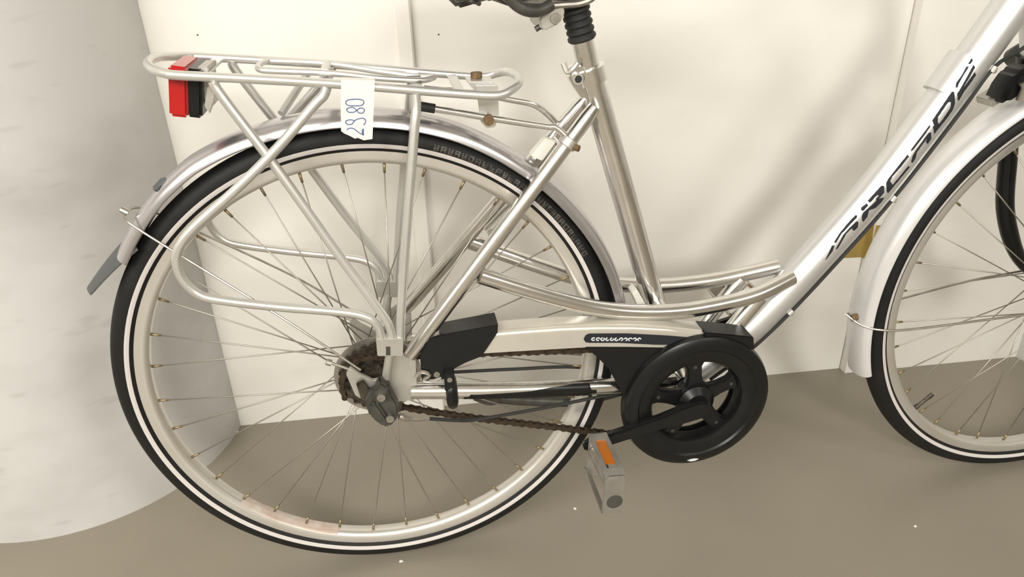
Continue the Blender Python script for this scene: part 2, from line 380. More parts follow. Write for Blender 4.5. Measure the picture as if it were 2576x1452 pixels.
# --- wheels
def wheel(H, phase, rear):
    cx, cy, cz = H
    tp = [(.3295 + .0178 * math.cos(a), .0178 * math.sin(a)) for a in [2 * pi * k / 28 for k in range(28)]]
    tyre = obj('tyre', revolve(tp, H, 160), 'tyre_rubber', bike)
    for s in (-1, 1):
        a0, a1 = 1.722, 2.06
        pr = [(.3295 + .0181 * math.cos(a0 + (a1 - a0) * k / 4), s * .0181 * math.sin(a0 + (a1 - a0) * k / 4)) for k in range(5)]
        obj('reflective_stripe', revolve(pr, H, 160, close_prof=False), 'stripe_reflective', tyre, label='pale reflective stripe on the tyre sidewall')
    if rear:
        # worn grey moulded maker's lettering, unreadable
        V, F = [], []; a = 72.0; rnd = random.Random(3); k = 0
        def patch(a0_, a1_, b0, b1):
            i0 = len(V)
            for t in (0, .5, 1):
                for q in range(4):
                    b = b0 + (b1 - b0) * q / 3; rr = .3295 + .0181 * math.cos(b); y = -.0181 * math.sin(b); an = R(a0_ + (a1_ - a0_) * t)
                    V.append((cx + rr * math.cos(an), cy + y, cz + rr * math.sin(an)))
            for t in range(2):
                for q in range(3): F.append((i0 + t * 4 + q, i0 + t * 4 + q + 1, i0 + t * 4 + q + 5, i0 + t * 4 + q + 4))
        while a > 27:
            wd = rnd.uniform(1.0, 1.35); lo_b, hi_b = 1.24, 1.66
            patch(a, a - .34, lo_b, hi_b)
            if rnd.random() < .7: patch(a - wd + .34, a - wd, lo_b, hi_b)
            for bb_ in rnd.sample((lo_b, 1.42, 1.57), 2): patch(a, a - wd, bb_, bb_ + .09)
            a -= wd + .42
        obj('sidewall_lettering', (V, F), 'sidewall_print', tyre, label='worn grey moulded sidewall lettering')
    rp = [(.3165, -.0125), (.308, -.0127), (.3035, -.0115), (.3005, -.0085), (.2990, -.004), (.2988, 0)]
    rp = rp + [(r, -y) for r, y in reversed(rp[:-1])] + [(.3165, .0105), (.306, .0095), (.306, -.0095), (.3165, -.0105)]
    rim = obj('rim', revolve([(r, y) for r, y in rp], (0, 0, 0), 144), 'rim_alu', bike, loc=H)
    fl = {-1: -.020, 1: .033} if rear else {-1: -.033, 1: .033}
    fr = .0225
    proto = {}
    for s in (-1, 1):
        for d in (-1, 1):
            hub = Vector((fr * math.cos(d * R(62)), fl[s] + (s * .0015 if d > 0 else -s * .0015), fr * math.sin(d * R(62))))
            rimp = Vector((.2995, s * .002, 0)); dr = (hub - rimp).normalized(); nip = rimp + dr * .013
            a = tube([rimp, nip], [.0021, .0017], 7); b = tube([nip, hub], .00095, 6)
            v, f = join(a, b); me = bpy.data.meshes.new('spoke'); me.from_pydata([tuple(p) for p in v], [], f)
            me.materials.append(MATS['nipple_brass']); me.materials.append(MATS['spoke_steel'])
            for i, p in enumerate(me.polygons): p.material_index = 0 if i < len(a[1]) else 1; p.use_smooth = True
            proto[(s, d)] = me
    for k in range(36):
        s = -1 if k % 2 == 0 else 1; d = -1 if (k // 2) % 2 == 0 else 1
        o = bpy.data.objects.new('spoke', proto[(s, d)]); col.objects.link(o); o.parent = rim
        o.rotation_euler = (0, -R(phase + 10 * k), 0)
    hp = [(.006, -.05), (.012, -.045), (.012, fl[-1] - .003), (.026, fl[-1] - .002), (.026, fl[-1] + .002), (.013, fl[-1] + .004), (.013, fl[1] - .004), (.026, fl[1] - .002), (.026, fl[1] + .002), (.012, fl[1] + .003), (.012, .05), (.006, .05)]
    obj('hub', revolve(hp, H, 40), 'steel', bike)
    return tyre, rim
rt, rr_ = wheel(RH, 2.3, True)
ft, fr_ = wheel(FH, 4.7, False)
va = R(222.4)
obj('valve', tube([(1.1 + q * math.cos(va), 0, .348 + q * math.sin(va)) for q in (.300, .292, .291, .272, .2718, .262)], [.004, .004, .0032, .0032, .0038, .0034], 10), 'cassette_steel', bike)
# faded sticker on the rear rim
V, F = [], []
for i in range(31):
    a = R(222 + 30 * i / 30)
    for k, (r, y) in enumerate([(.3005 - .0004, .0088), (.2986, .004), (.2984, 0), (.2986, -.004), (.3005 - .0004, -.0088), (.3031, -.0118)]):
        V.append(((r) * math.cos(a), y, (r) * math.sin(a)))
for i in range(30):
    for k in range(5): F.append((i * 6 + k, i * 6 + k + 1, i * 6 + k + 7, i * 6 + k + 6))
nmat('rim_sticker', (0.72, 0.66, 0.60), 0.3, 0.3, 0, 45, (0.60, 0.47, 0.40))
obj('rim_sticker', (V, F), 'rim_sticker', rr_, label='faded pinkish sticker strip on the rim')

# --- rear cassette and chain
def gear(c, r, teeth, y0, y1, hole):
    o = []
    for k in range(teeth * 4):
        a = 2 * pi * k / (teeth * 4); o.append((c[0] + (r + (.002 if k % 4 in (0, 1) else -.0016)) * math.cos(a), c[2] + (r + (.002 if k % 4 in (0, 1) else -.0016)) * math.sin(a)))
    m = len(o); V = [(x, y0, z) for x, z in o] + [(x, y1, z) for x, z in o]
    h = [(c[0] + hole * math.cos(2 * pi * k / m), c[2] + hole * math.sin(2 * pi * k / m)) for k in range(m)]
    V += [(x, y0, z) for x, z in h] + [(x, y1, z) for x, z in h]; F = []
    for k in range(m):
        l = (k + 1) % m
        F += [(k, l, m + l, m + k), (2 * m + k, k, l, 2 * m + l), (3 * m + k, 3 * m + l, m + l, m + k), (2 * m + k, 2 * m + l, 3 * m + l, 3 * m + k)]
    return V, F
sp_r = [.052, .047, .042, .037, .033, .029, .025]
cass = obj('cassette_body', revolve([(.012, -.048), (.019, -.048), (.019, -.020), (.012, -.020)], RH, 30), 'cassette_steel', bike)
for k, r in enumerate(sp_r):
    y = -.0235 - k * .0038
    obj('sprocket', gear(RH, r, int(r / .0021), y - .001, y + .001, .016), 'cassette_steel', cass, smooth=False)
obj('spoke_guard', revolve([(.022, -.0215), (.060, -.0205), (.060, -.0195), (.022, -.0205)], RH, 48), 'steel', bike, label='dull steel spoke guard disc')
CY = -.0425
ring_r = .0905
up = [(-.006 + .0435 * math.cos(a), CY, .348 + .0435 * math.sin(a)) for a in (R(200), R(170), R(140), R(115), R(95))]
top = [(.137, CY, .378), (.249, CY, .3675), (.300, CY, .364), (.40, CY, .3625)]
rngp = [(BB.x + ring_r * math.cos(a), CY, BB.z + ring_r * math.sin(a)) for a in (R(90), R(60), R(30), 0, R(-30), R(-60), R(-85), R(-105))]
low = [(.309, CY, .2175), (.248, CY, .236), (.132, CY, .270), (.040, CY, .301), (.016, CY, .312), (.004, CY, .326), (.012, CY, .342), (.014, CY, .352), (.0, CY, .362), (-.018, CY, .372), (-.03, CY, .345)]
cp = cr(up + top + rngp + low[:10], 10)
acc = [0.0]
for i in range(1, len(cp)): acc.append(acc[-1] + (cp[i] - cp[i - 1]).length)
pitch = .0127; nl = int(acc[-1] / pitch); pts = []; j = 0
for k in range(nl + 1):
    s = k * pitch
    while j < len(acc) - 2 and acc[j + 1] < s: j += 1
    pts.append(cp[j].lerp(cp[j + 1], (s - acc[j]) / max(1e-9, acc[j + 1] - acc[j])))
rol = [rod(p + Vector((0, -.0035, 0)), p + Vector((0, .0035, 0)), .0034, 8) for p in pts]
chain = obj('chain', join(*rol), 'chain_rust', bike, label='rusty brown roller chain')
def plate_outline(w):
    o = []
    for k in range(7): a = -pi / 2 + pi * k / 6; o.append((pitch / 2 + w * math.cos(a), w * math.sin(a)))
    o.append((0, w * .68))
    for k in range(7): a = pi / 2 + pi * k / 6; o.append((-pitch / 2 + w * math.cos(a), w * math.sin(a)))
    o.append((0, -w * .68))
    return o
pin = [rod((sx * pitch / 2, -.0046, 0), (sx * pitch / 2, .0046, 0), .0017, 6) for sx in (-1, 1)]
lk = {0: join(prism(plate_outline(.0041), -.0042, -.0032), prism(plate_outline(.0041), .0032, .0042), *pin), 1: join(prism(plate_outline(.0039), -.0030, -.0020), prism(plate_outline(.0039), .0020, .0030))}
lo_ = {0: None, 1: None}
for k in range(nl):
    mid = (pts[k] + pts[k + 1]) / 2; d = pts[k + 1] - pts[k]; an = -math.atan2(d.z, d.x); q = k % 2
    if lo_[q] is None:
        lo_[q] = obj('chain_link', lk[q], 'chain_rust', chain, smooth=False); lo_[q].location = mid; lo_[q].rotation_euler = (0, an, 0)
    else: share(lo_[q], chain, mid, (0, an, 0))

# --- derailleur
DR = [(.0052, .3865), (.0166, .3738), (.0206, .3571), (.0251, .345), (.0255, .3284), (.0197, .3176), (.0097, .3074), (.0006, .3108), (-.004, .3212), (-.0136, .3285), (-.0154, .3403), (-.0177, .3513), (-.0116, .3642), (-.002, .3715)]
der = obj('derailleur', join(prism(DR, -.092, -.076, .0035), prism([(-.004, .372), (.006, .386), (.016, .376), (.012, .352), (-.006, .352)], -.098, -.088, .003), prism([(-.012, .352), (-.002, .356), (.012, .322), (.004, .314), (-.010, .330)], -.099, -.090, .003)), 'derailleur_grey', bike, label='grimy grey rear derailleur')
obj('pivot_bolt', disc((.005, .3635), .0055, -.102, -.097, 16), 'steel', der)
obj('pivot_bolt', disc((.0125, .326), .0055, -.098, -.091, 16), 'steel', der)
obj('jockey_wheel', join(gear((.010, 0, .336), .0135, 10, -.047, -.040, .003), gear((.014, 0, .318), .0135, 10, -.047, -.040, .003)), 'black_plastic', der, smooth=False)
obj('cage_plate', join(prism([(.0, .345), (.02, .348), (.03, .318), (.026, .304), (.008, .303), (-.004, .322)], -.053, -.051, .0005), prism([(-.026, .374), (-.016, .378), (-.006, .352), (-.010, .334), (-.022, .345)], -.078, -.073, .001)), 'cassette_steel', der)
obj('barrel_adjuster', tube(cr([(.024, -.082, .318), (.034, -.080, .312), (.050, -.078, .307), (.064, -.076, .304)], 3), [.004, .005, .005, .0045, .0035, .004, .004, .003, .003, .0025], 10), 'steel', der)
obj('gear_cable', join(tube(cr([(.060, -.076, .3045), (.100, -.070, .291), (.125, -.064, .2835), (.180, -.060, .283), (.245, -.058, .286), (.327, -.052, .288), (.40, -.03, .265)], 6), .0025, 8)), 'black_rubber', bike, label='dark gear cable housing below the chain stay')
obj('brake_cable', tube(cr([(.098, .030, .3065), (.20, .030, .2985), (.303, .028, .289), (.42, .015, .262)], 5), .0026, 8), 'black_rubber', bike)
cl = join(tube([(.0975, -.067 + .0165 * math.sin(a), .3385 + .0165 * math.cos(a) * 1.08) for a in [2 * pi * k / 20 for k in range(20)]], .0078, 8, True), box((.0955, -.0785, .3640), (.014, .013, .032), .002))
obj('stay_clamp', cl, 'black_plastic', chain_stay, label='black clamp around the chain stay')
obj('clamp_bolt', disc((.0955, .3685), .0035, -.0865, -.083, 10), 'steel', chain_stay)
obj('stay_clip', join(tube(cr([(.052, -.074, .372), (.060, -.077, .381), (.070, -.076, .374), (.062, -.074, .366), (.075, -.073, .362), (.085, -.072, .366)], 3), .0028, 8)), 'polished_alu', chain_stay)

# --- crankset and chain guard
RC = (BB.x, 0, .2735)
ring = obj('chain_ring_guard', revolve([(.108, -.058), (.1105, -.062), (.1112, -.070), (.1085, -.078), (.101, -.0825), (.091, -.0825), (.0885, -.0800), (.078, -.0800), (.0690, -.0765), (.0655, -.070), (.065, -.056)], RC, 120), 'black_plastic', bike, label='glossy black plastic ring around the chainwheel')
obj('logo_mark', prism([(x * 1.0, z) for x, z in [(.4405, .1742), (.446, .1718), (.453, .1718), (.4585, .1745), (.452, .1760), (.446, .1758)]], -.0832, -.0822), 'white_print', ring, False, label='small white printed mark')
obj('chainwheel', gear((BB.x, 0, BB.z), ring_r, 46, CY - .0012, CY + .0012, .066), 'black_plastic', bike, smooth=False)
hubv = revolve([(.008, -.046), (.026, -.046), (.029, -.056), (.027, -.074), (.018, -.082), (.008, -.082)], BB, 40)
sp = obj('crank_spider', hubv, 'black_plastic', bike)
arm = prism([(.018, -.0155), (.040, -.0115), (.055, -.0115), (.070, -.0190), (.070, .0190), (.055, .0115), (.040, .0115), (.018, .0155)], -.068, -.056, .003)
for k in range(5):
    o = obj('spider_arm', arm, 'black_plastic', sp); o.location = BB; o.rotation_euler = (0, -R(22 + 72 * k), 0)
    b = obj('ring_bolt', disc((.058, 0), .0028, -.0695, -.067, 12), 'derailleur_grey', sp); b.location = BB; b.rotation_euler = (0, -R(22 + 72 * k), 0)
obj('bolt_cap', revolve([(.0005, -.0925), (.0095, -.0925), (.0115, -.0895), (.0115, -.080), (.0005, -.080)], BB, 24), 'dark_red', sp, label='dark red crank bolt cap')
ca = R(195.5)
def crank_mesh(s):
    o = [(0, -.0155), (.022, -.0150), (.06, -.0115), (.150, -.0098), (.165, -.0105), (.176, -.006), (.178, 0), (.176, .006), (.165, .0105), (.150, .0098), (.06, .0115), (.022, .0150), (0, .0155), (-.012, .010), (-.016, 0), (-.012, -.010)]
    return prism(o, -.0065, .0065, .003)
ck = obj('crank_arm', crank_mesh(1), 'black_plastic', bike); ck.location = (BB.x, -.0885, BB.z); ck.rotation_euler = (0, -ca, R(-2.5))
ck2 = share(ck, bike, (BB.x, .0885, BB.z), (0, -ca + pi, R(-2.5)))
# pedals: cage standing on edge, reflector side up
def pedal(c, sgn, tilt):
    """local: y outwards (0 .. 0.094), z across the cage, x thickness"""
    root_m = Matrix.Translation(Vector(c)) @ Matrix.Rotation(tilt, 4, 'Y') @ Matrix.Diagonal((1, sgn, 1, 1))
    H = .0310; X = .0135; Y = .092
    def fr(y0, y1, z, th, win):
        v = []
        for dz in (0, th):
            for (x, y) in ((-X, y0), (X, y0), (X, y1), (-X, y1), (-X * .55, y0 + win), (X * .55, y0 + win), (X * .55, y1 - win), (-X * .55, y1 - win)): v.append(Vector((x, y, z + dz)))
        f = []
        for b in (0, 8):
            for k in range(4): f.append((b + k, b + (k + 1) % 4, b + 4 + (k + 1) % 4, b + 4 + k))
        for k in range(4): f += [(k, (k + 1) % 4, 8 + (k + 1) % 4, 8 + k), (4 + k, 4 + (k + 1) % 4, 12 + (k + 1) % 4, 12 + k)]
        return v, f
    body = rod((0, -.016, 0), (0, Y - .004, 0), .0085, 16)
    body = tube([(0, -.018, 0), (0, .0, 0), (0, .004, 0), (0, .020, 0), (0, .060, 0), (0, Y - .004, 0)], [.0045, .0045, .0105, .0098, .0075, .0068], 16)
    main = obj('pedal', xf(body, root_m), 'steel', bike, label='worn alloy cage pedal')
    obj('cage_plate', xf(join(fr(.0, Y, H - .003, .003, .016)), root_m), 'pedal_alu', main, False)
    obj('cage_plate', xf(join(fr(.0, Y, -H, .003, .016)), root_m), 'pedal_alu', main, False)
    o = [(-X, -H), (X, -H), (X, -H * .35), (X, H * .6), (X, H), (-X, H), (-X, H * .6), (-X, -H * .35)]
    endp = prism([(-X, -H), (X, -H), (X, H - .004), (X - .003, H), (-X + .003, H), (-X, H - .004)], Y - .003, Y + .001, .001)
    obj('end_plate', xf(endp, root_m), 'pedal_alu', main)
    obj('end_hole_disc', xf(disc((.002, -.011), .0108, Y - .002, Y + .0014, 24), root_m), 'derailleur_grey', main, label='dark disc standing in for the round hole')  # dark disc added where the end plate has a shaded round hole
    obj('end_plate', xf(prism([(-X * .8, -H), (X * .8, -H), (X * .8, H), (-X * .8, H)], -.001, .003, .001), root_m), 'pedal_alu', main)
    for z in (H - .0045,):
        obj('reflector', xf(box((0, Y * .42, z + .0015), (X * 1.25, .050, .003), .0008), root_m), 'amber_lens', main, label='orange pedal reflector')
pe = Vector((BB.x + .165 * math.cos(ca), -.104, BB.z + .165 * math.sin(ca) + .004))
pedal((pe.x, -.104, pe.z + .002), -1, R(4))
pedal((BB.x - .165 * math.cos(ca), .104, BB.z - .165 * math.sin(ca)), 1, R(55))

# guard shell
gx = [.125, .150, .175, .20, .225, .25, .275, .30, .325, .35, .375, .40, .42, .44, .46]
zt = lambda x: lerp1(x, [.12, .15, .20, .25, .30, .35, .40, .46], [.4245, .4245, .423, .4205, .416, .4095, .4005, .3865])
zb = lambda x: lerp1(x, [.12, .139, .19, .243, .29, .34, .385, .42, .46], [.395, .394, .391, .3875, .3845, .378, .371, .3645, .357])
V, F = [], []
for x in gx:
    t, b = zt(x), zb(x)
    for y, z in [(-.040, t), (-.063, t), (-.067, t - .0012), (-.0695, t - .004), (-.070, t - .008), (-.070, b), (-.0685, b), (-.0685, t - .008), (-.066, t - .004), (-.063, t - .0018), (-.040, t - .0018)]: V.append((x, y, z))
m = 11
for i in range(len(gx) - 1):
    for k in range(m): F.append((i * m + k, i * m + (k + 1) % m, (i + 1) * m + (k + 1) % m, (i + 1) * m + k))
F.append(tuple(range(m))); F.append(tuple(range((len(gx) - 1) * m, len(gx) * m)))
guard = obj('chain_guard', (V, F), 'guard_silver', bike, label='silver plastic chain guard with black ends')
obj('guard_end_piece', join(prism([(.078, .428), (.098, .4315), (.165, .437), (.1635, .424), (.152, .407), (.141, .391), (.119, .384), (.098, .374), (.095, .362), (.059, .363), (.060, .404), (.068, .419)], -.0735, -.0695, .0012),
    prism([(.088, .4295), (.165, .4365), (.165, .4335), (.088, .4265)], -.070, -.038)), 'black_plastic', guard, label='black rear end piece of the chain guard')
obj('screw', disc((.0795, .372), .0042, -.0752, -.0732, 12), 'steel', guard)
obj('guard_web', prism([(.283, .3860), (.34, .3785), (.39, .371), (.436, .3665), (.41, .33), (.37, .30), (.345, .285), (.334, .311), (.318, .345), (.302, .366)], -.0715, -.0665, .001), 'black_plastic', guard, label='black web between chain guard and chainwheel ring')
obj('guard_front_piece', prism([(.452, .3895), (.49, .3815), (.527, .3725), (.530, .352), (.515, .352), (.49, .372), (.455, .3800)], -.0745, -.038, .0015), 'black_plastic', guard, label='black front end piece of the chain guard')
decal = obj('decal', prism([(.281, .3985), (.2835, .4040), (.288, .4062), (.34, .400), (.40, .3890), (.446, .3790), (.43, .3700), (.384, .3765), (.33, .3865), (.288, .3920), (.2835, .3935)], -.0708, -.0700), 'black_print', guard, False, label='black decal with small white lettering')
lt = []; rnd = random.Random(5)
for k in range(11):
    x = .2945 + k * .0065; z = .3972 - k * .00088
    w, h = .0024 * rnd.uniform(.85, 1.1), .0020
    a0, a1 = ((R(45), R(315)) if k == 0 else (R(rnd.choice([0, 90, 180, 270])), None))
    if a1 is None: a1 = a0 + R(rnd.choice([250, 300, 330]))
    lt.append(tube([(x + w * math.cos(a0 + (a1 - a0) * q / 12), -.0711, z + h * math.sin(a0 + (a1 - a0) * q / 12)) for q in range(13)], .00085, 6))
obj('lettering', join(*lt), 'white_print', decal, label='tiny white unreadable lettering')

# --- mudguards
def mudguard(H, a0, a1, mat, n=90, lift=0.0):
    out = [(.3495, -.0275), (.3555, -.0262), (.3605, -.0220), (.3640, -.0150), (.3655, -.0075), (.3660, 0)]
    out = out + [(r, -y) for r, y in reversed(out[:-1])]
    inn = [(r - .0014, y * .95) for r, y in reversed(out)]
    V, F = revolve(out + inn, (0, 0, 0), n, R(a0), R(a1))
    lf = (lambda a: lerp1(a, [p[0] for p in lift], [p[1] for p in lift])) if isinstance(lift, list) else (lambda a: lift)
    W_ = []
    for v in V:
        r = math.hypot(v.x, v.z); k = (r + lf(math.degrees(math.atan2(v.z, v.x)) % 360)) / r
        W_.append((H[0] + v.x * k, H[1] + v.y, H[2] + v.z * k))
    return obj('mudguard', (W_, F), mat, bike, angle=50)
mg = mudguard(RH, 6, 144.5, 'mudguard_silver', lift=[(0, 0), (21, -.002), (37, -.004), (54, -.004), (68, -.001), (83, 0), (102, .002), (112, .005), (120, .007), (128, .005), (136, .001), (146, -.004)])
mf = mudguard(FH, 76, 197.2, 'mudguard_white', lift=.0035)
# rear flap
V, F = [], []
A = Vector((-.264, 0, .569)); Bv = Vector((-.339, 0, .508)); nrm = Vector((-(Bv - A).z, 0, (Bv - A).x)).normalized()
if nrm.z < 0: nrm = -nrm
rows = 9
for i in range(rows):
    t = i / (rows - 1); P = A.lerp(Bv, t) + nrm * (.002 * math.sin(pi * t)); w = .0265 * (1 - .22 * t) if t < .8 else .0265 * (1 - .176) * math.sqrt(max(0.02, 1 - ((t - .8) / .2) ** 2 * .75))
    for j in range(9):
        u = -1 + 2 * j / 8; V.append(P + Vector((0, w * u, 0)) + nrm * (.017 * (1 - u * u) * (1 - .55 * t)))
    for j in range(9):
        u = 1 - 2 * j / 8; V.append(P + Vector((0, w * u, 0)) + nrm * (.017 * (1 - u * u) * (1 - .55 * t) - .002))
m = 18
for i in range(rows - 1):
    for k in range(m): F.append((i * m + k, i * m + (k + 1) % m, (i + 1) * m + (k + 1) % m, (i + 1) * m + k))
F.append(tuple(range(m))); F.append(tuple(range((rows - 1) * m, rows * m)))
obj('mud_flap', (V, F), 'flap_rubber', mg, label='dark grey rubber mud flap')
obj('mudguard_tab', xf(prism([(-.010, -.003), (.008, -.004), (.011, 0), (.008, .004), (-.010, .003)], -.006, .006, .0018), Matrix.Translation((-.2245, -.0115, .6425)) @ Matrix.Rotation(R(-37), 4, 'Y') @ Matrix.Rotation(R(25), 4, 'Z')), 'flap_rubber', mg)
st_r = cr([(-.018, -.074, .392), (-.10, -.064, .470), (-.218, -.040, .566), (-.258, -.030, .598), (-.272, -.018, .606), (-.2755, 0, .606)], 6)
sv = tube(st_r + [Vector((p.x, -p.y, p.z)) for p in reversed(st_r[:-1])], .0016, 8)
obj('mudguard_stay', sv, 'steel', mg); obj('stay_bolt', rod((-.279, -.002, .6125), (-.2715, -.002, .607), .0042, 10), 'steel', mg)
st_f = cr([(1.096, -.068, .352), (.972, -.060, .347), (.808, -.042, .333), (.757, -.034, .333), (.733, -.018, .336), (.7165, 0, .347)], 6)
sf = tube(st_f + [Vector((p.x, -p.y, p.z + (.000))) for p in reversed(st_f[:-1])], .0019, 8)
obj('mudguard_stay', sf, 'steel', mf); obj('stay_bolt', rod((.723, -.006, .342), (.734, -.006, .345), .0055, 10), 'rust', mf)
# splash-guard bridge piece near the seat tube
obj('mudguard_bracket', prism([(.367, .428), (.374, .434), (.388, .408), (.392, .392), (.384, .390)], -.012, .012, .001), 'white_plastic', mg)
obj('mudguard_bracket', prism([(.225, .640), (.245, .662), (.258, .655), (.240, .632)], -.008, .008, .001), 'white_plastic', mg)

# --- luggage rack
rail = [(-.163, -.060, .774), (-.10, -.060, .7668), (0, -.060, .7545), (.10, -.060, .740), (.154, -.060, .7325), (.180, -.060, .7305), (.196, -.053, .7345), (.207, -.036, .738), (.2125, 0, .739)]
rear = [(-.2045, 0, .7835), (-.2015, -.025, .7820), (-.190, -.046, .7785), (-.176, -.057, .776)]
near = rear + rail
loop = cr(near, 6); full = loop + [Vector((p.x, -p.y, p.z)) for p in reversed(loop[1:-1])]
rack = obj('luggage_rack', tube(full, .0052, 14, True), 'rack_alu', bike, label='silver tubular luggage rack over the rear wheel')
clip = cr([(.110, 0, .744), (.094, -.010, .7435), (.048, -.021, .7505), (-.010, -.0295, .7615), (-.070, -.031, .768), (-.086, -.024, .7695), (-.0895, 0, .770)], 6)
clipf = clip + [Vector((p.x, -p.y, p.z)) for p in reversed(clip[1:-1])]
obj('spring_clip', tube(clipf, .0036, 10, True), 'rack_alu', rack, label='spring clip loop on top of the rack')
obj('cross_bar', join(box((-.015, 0, .7555), (.014, .118, .003), .0008), rod((-.015, -.028, .7625), (-.015, .028, .7625), .005, 10)), 'rack_alu', rack)
obj('cross_bar', box((.086, 0, .7400), (.016, .118, .003), .0008), 'rack_alu', rack)
obj('clip_hinge', join(box((.086, 0, .7430), (.020, .030, .006), .002)), 'derailleur_grey', rack)
obj('cross_bar', box((.136, 0, .7345), (.012, .118, .003), .0008), 'rack_alu', rack)
obj('cross_bar', box((-.146, 0, .7690), (.014, .118, .003), .0008), 'rack_alu', rack)
legA = cr([(.084, -.060, .738), (.0835, -.062, .722), (.079, -.066, .697), (.057, -.076, .570), (.040, -.082, .460), (.0375, -.083, .435)], 5)
legB = cr([(-.130, -.060, .766), (-.124, -.061, .750), (-.078, -.067, .664), (-.025, -.075, .558), (.018, -.083, .477), (.0265, -.084, .452), (.027, -.084, .432)], 5)
legC = cr([(-.012, -.060, .752), (-.017, -.061, .743), (-.028, -.063, .734), (-.073, -.071, .692), (-.122, -.078, .652), (-.172, -.082, .615), (-.193, -.084, .596), (-.2045, -.085, .575), (-.2035, -.085, .550), (-.190, -.085, .528), (-.165, -.085, .517), (-.103, -.085, .501), (-.034, -.085, .486), (-.004, -.085, .476), (.011, -.085, .461), (.015, -.085, .440)], 5)
for L_, r_ in ((legA, .0058), (legB, .0058), (legC, .0056)):
    t_ = tube(L_, r_, 12)
    obj('rack_leg', t_, 'rack_alu', rack); obj('rack_leg', mirror(t_), 'rack_alu', rack)
ftv = join(prism([(.0075, .4455), (.0415, .4415), (.0385, .4155), (.0065, .4195)], -.0905, -.0775, .001), tube([(.0235, -.081, .420), (.0185, -.080, .400), (.015, -.078, .385), (.014, -.077, .378)], .0060, 12))
obj('rack_foot', ftv, 'plate_alu', rack, label='flat bracket joining the rack legs above the axle'); obj('rack_foot', mirror(ftv), 'plate_alu', rack)
obj('foot_slot', prism([(.0185, .4325), (.0240, .4320), (.0230, .4195), (.0175, .4200)], -.0909, -.0900), 'derailleur_grey', rack, False)
# diagonal braces down to the mudguard
obj('rack_brace', rod((-.040, .058, .750), (-.074, .004, .712), .0048, 10), 'rack_alu', rack)
obj('rack_brace', rod((.088, .0, .738), (.083, .0, .706), .0065, 10), 'rack_alu', rack)
# adjustable struts to the seat stays
s1 = cr([(.098, -.022, .7135), (.169, -.022, .6965), (.240, -.022, .6805), (.254, -.024, .6785), (.266, -.030, .668)], 5)
s2 = cr([(.098, .022, .7275), (.169, .022, .7155), (.205, .022, .7065), (.236, .022, .698), (.256, .025, .682), (.268, .028, .668)], 5)
obj('rack_strut', tube(s1, .0042, 12), 'polished_alu', rack); obj('rack_strut', tube(s2, .0042, 12), 'polished_alu', rack)
obj('strut_cap', rod((.090, -.022, .7155), (.107, -.022, .7115), .0058, 12), 'black_rubber', rack)
obj('strut_plate', join(prism([(.148, .739), (.181, .737), (.1835, .726), (.160, .723)], -.012, .026, .001), prism([(.158, .7345), (.185, .7335), (.1845, .694), (.179, .683), (.169, .682), (.162, .690)], -.0175, -.0145, .0006)), 'rack_alu', rack, label='bent metal plate holding the rack struts')
obj('rusty_bolt', rod((.1705, -.022, .6945), (.1705, -.030, .6945), .0068, 8), 'rust', rack, label='rusty bolt head')
obj('rusty_bolt', rod((.1625, .010, .7385), (.1625, .010, .745), .0072, 8), 'rust', rack, label='rusty bolt head')
# seat stay clamp bolt
P = SSa.lerp(SSb, .135); T = (SSb - SSa).normalized()
obj('strut_clamp', tube([P - T * .006, P - T * .005, P + T * .005, P + T * .006], [.0105, .0122, .0122, .0105], 16), 'plate_alu', seat_stay)
obj('clamp_bolt', rod(P + Vector((.006, -.009, -.004)), P + Vector((.011, -.013, -.005)), .0042, 8), 'rust', seat_stay)
# v-brake arms behind the stays
for s in (1,):
    b_ = obj('brake_arm', join(tube(cr([(.172, s * .046, .519), (.193, s * .047, .541), (.216, s * .045, .565), (.252, s * .036, .622), (.262, s * .033, .640)], 4), [.0065] * 9 + [.0045] * 8, 10), rod((.176, s * .062, .520), (.176, s * .036, .520), .006, 10)), 'plate_alu', bike)
    obj('brake_pad', box((.2335, s * .024, .560), (.014, .010, .046), .002, Matrix.Rotation(R(42), 3, 'Y')), 'steel' if s > 0 else 'black_rubber', b_)

# --- tail light
light = obj('tail_light', xf(box((0, 0, 0), (.017, .070, .054), .003), Matrix.Translation((-.1585, 0, .7490)) @ Matrix.Rotation(R(11), 4, 'Y')), 'black_plastic', bike, label='red rear light with black housing under the rack')
obj('lens', xf(box((0, 0, 0), (.020, .072, .056), .003), Matrix.Translation((-.1745, 0, .7520)) @ Matrix.Rotation(R(11), 4, 'Y')), 'red_lens', light, label='red lens')
obj('light_bracket', join(box((-.1465, 0, .752), (.010, .044, .040), .002), prism([(-.150, .735), (-.142, .757), (-.133, .757), (-.138, .741), (-.146, .726)], -.036, -.030, .001), box((-.146, 0, .773), (.012, .05, .005), .001)), 'plate_alu', light)

# --- seat post, saddle
obj('seat_collar', join(tube([(.3062, 0, .7255), (.3060, 0, .7262), (.3007, 0, .7440), (.3004, 0, .7450)], [.0165, .0205, .0205, .0165], 28), prism([(.282, .750), (.292, .752), (.297, .722), (.303, .704), (.297, .700), (.280, .724), (.272, .738)], -.0115, .0115, .003)), 'polished_alu', bike, label='seat clamp collar with rear ears')
obj('collar_bolt', join(rod((.2835, -.019, .7345), (.2835, .019, .7345), .0066, 14)), 'plate_alu', bike)
obj('bolt_socket', rod((.2835, -.0195, .7345), (.2835, -.0188, .7345), .0046, 10), 'black_rubber', bike)
obj('quick_lever', join(tube(cr([(.268, -.006, .752), (.272, -.010, .742), (.278, -.014, .746), (.284, -.013, .752)], 3), .0035, 8)), 'plate_alu', bike)
d_ = Vector((-.0182, 0, .0726)).normalized(); b0 = Vector((.3035, 0, .735))
obj('seat_post', rod(b0, b0 + d_ * .055, .0138, 24), 'polished_alu', bike)
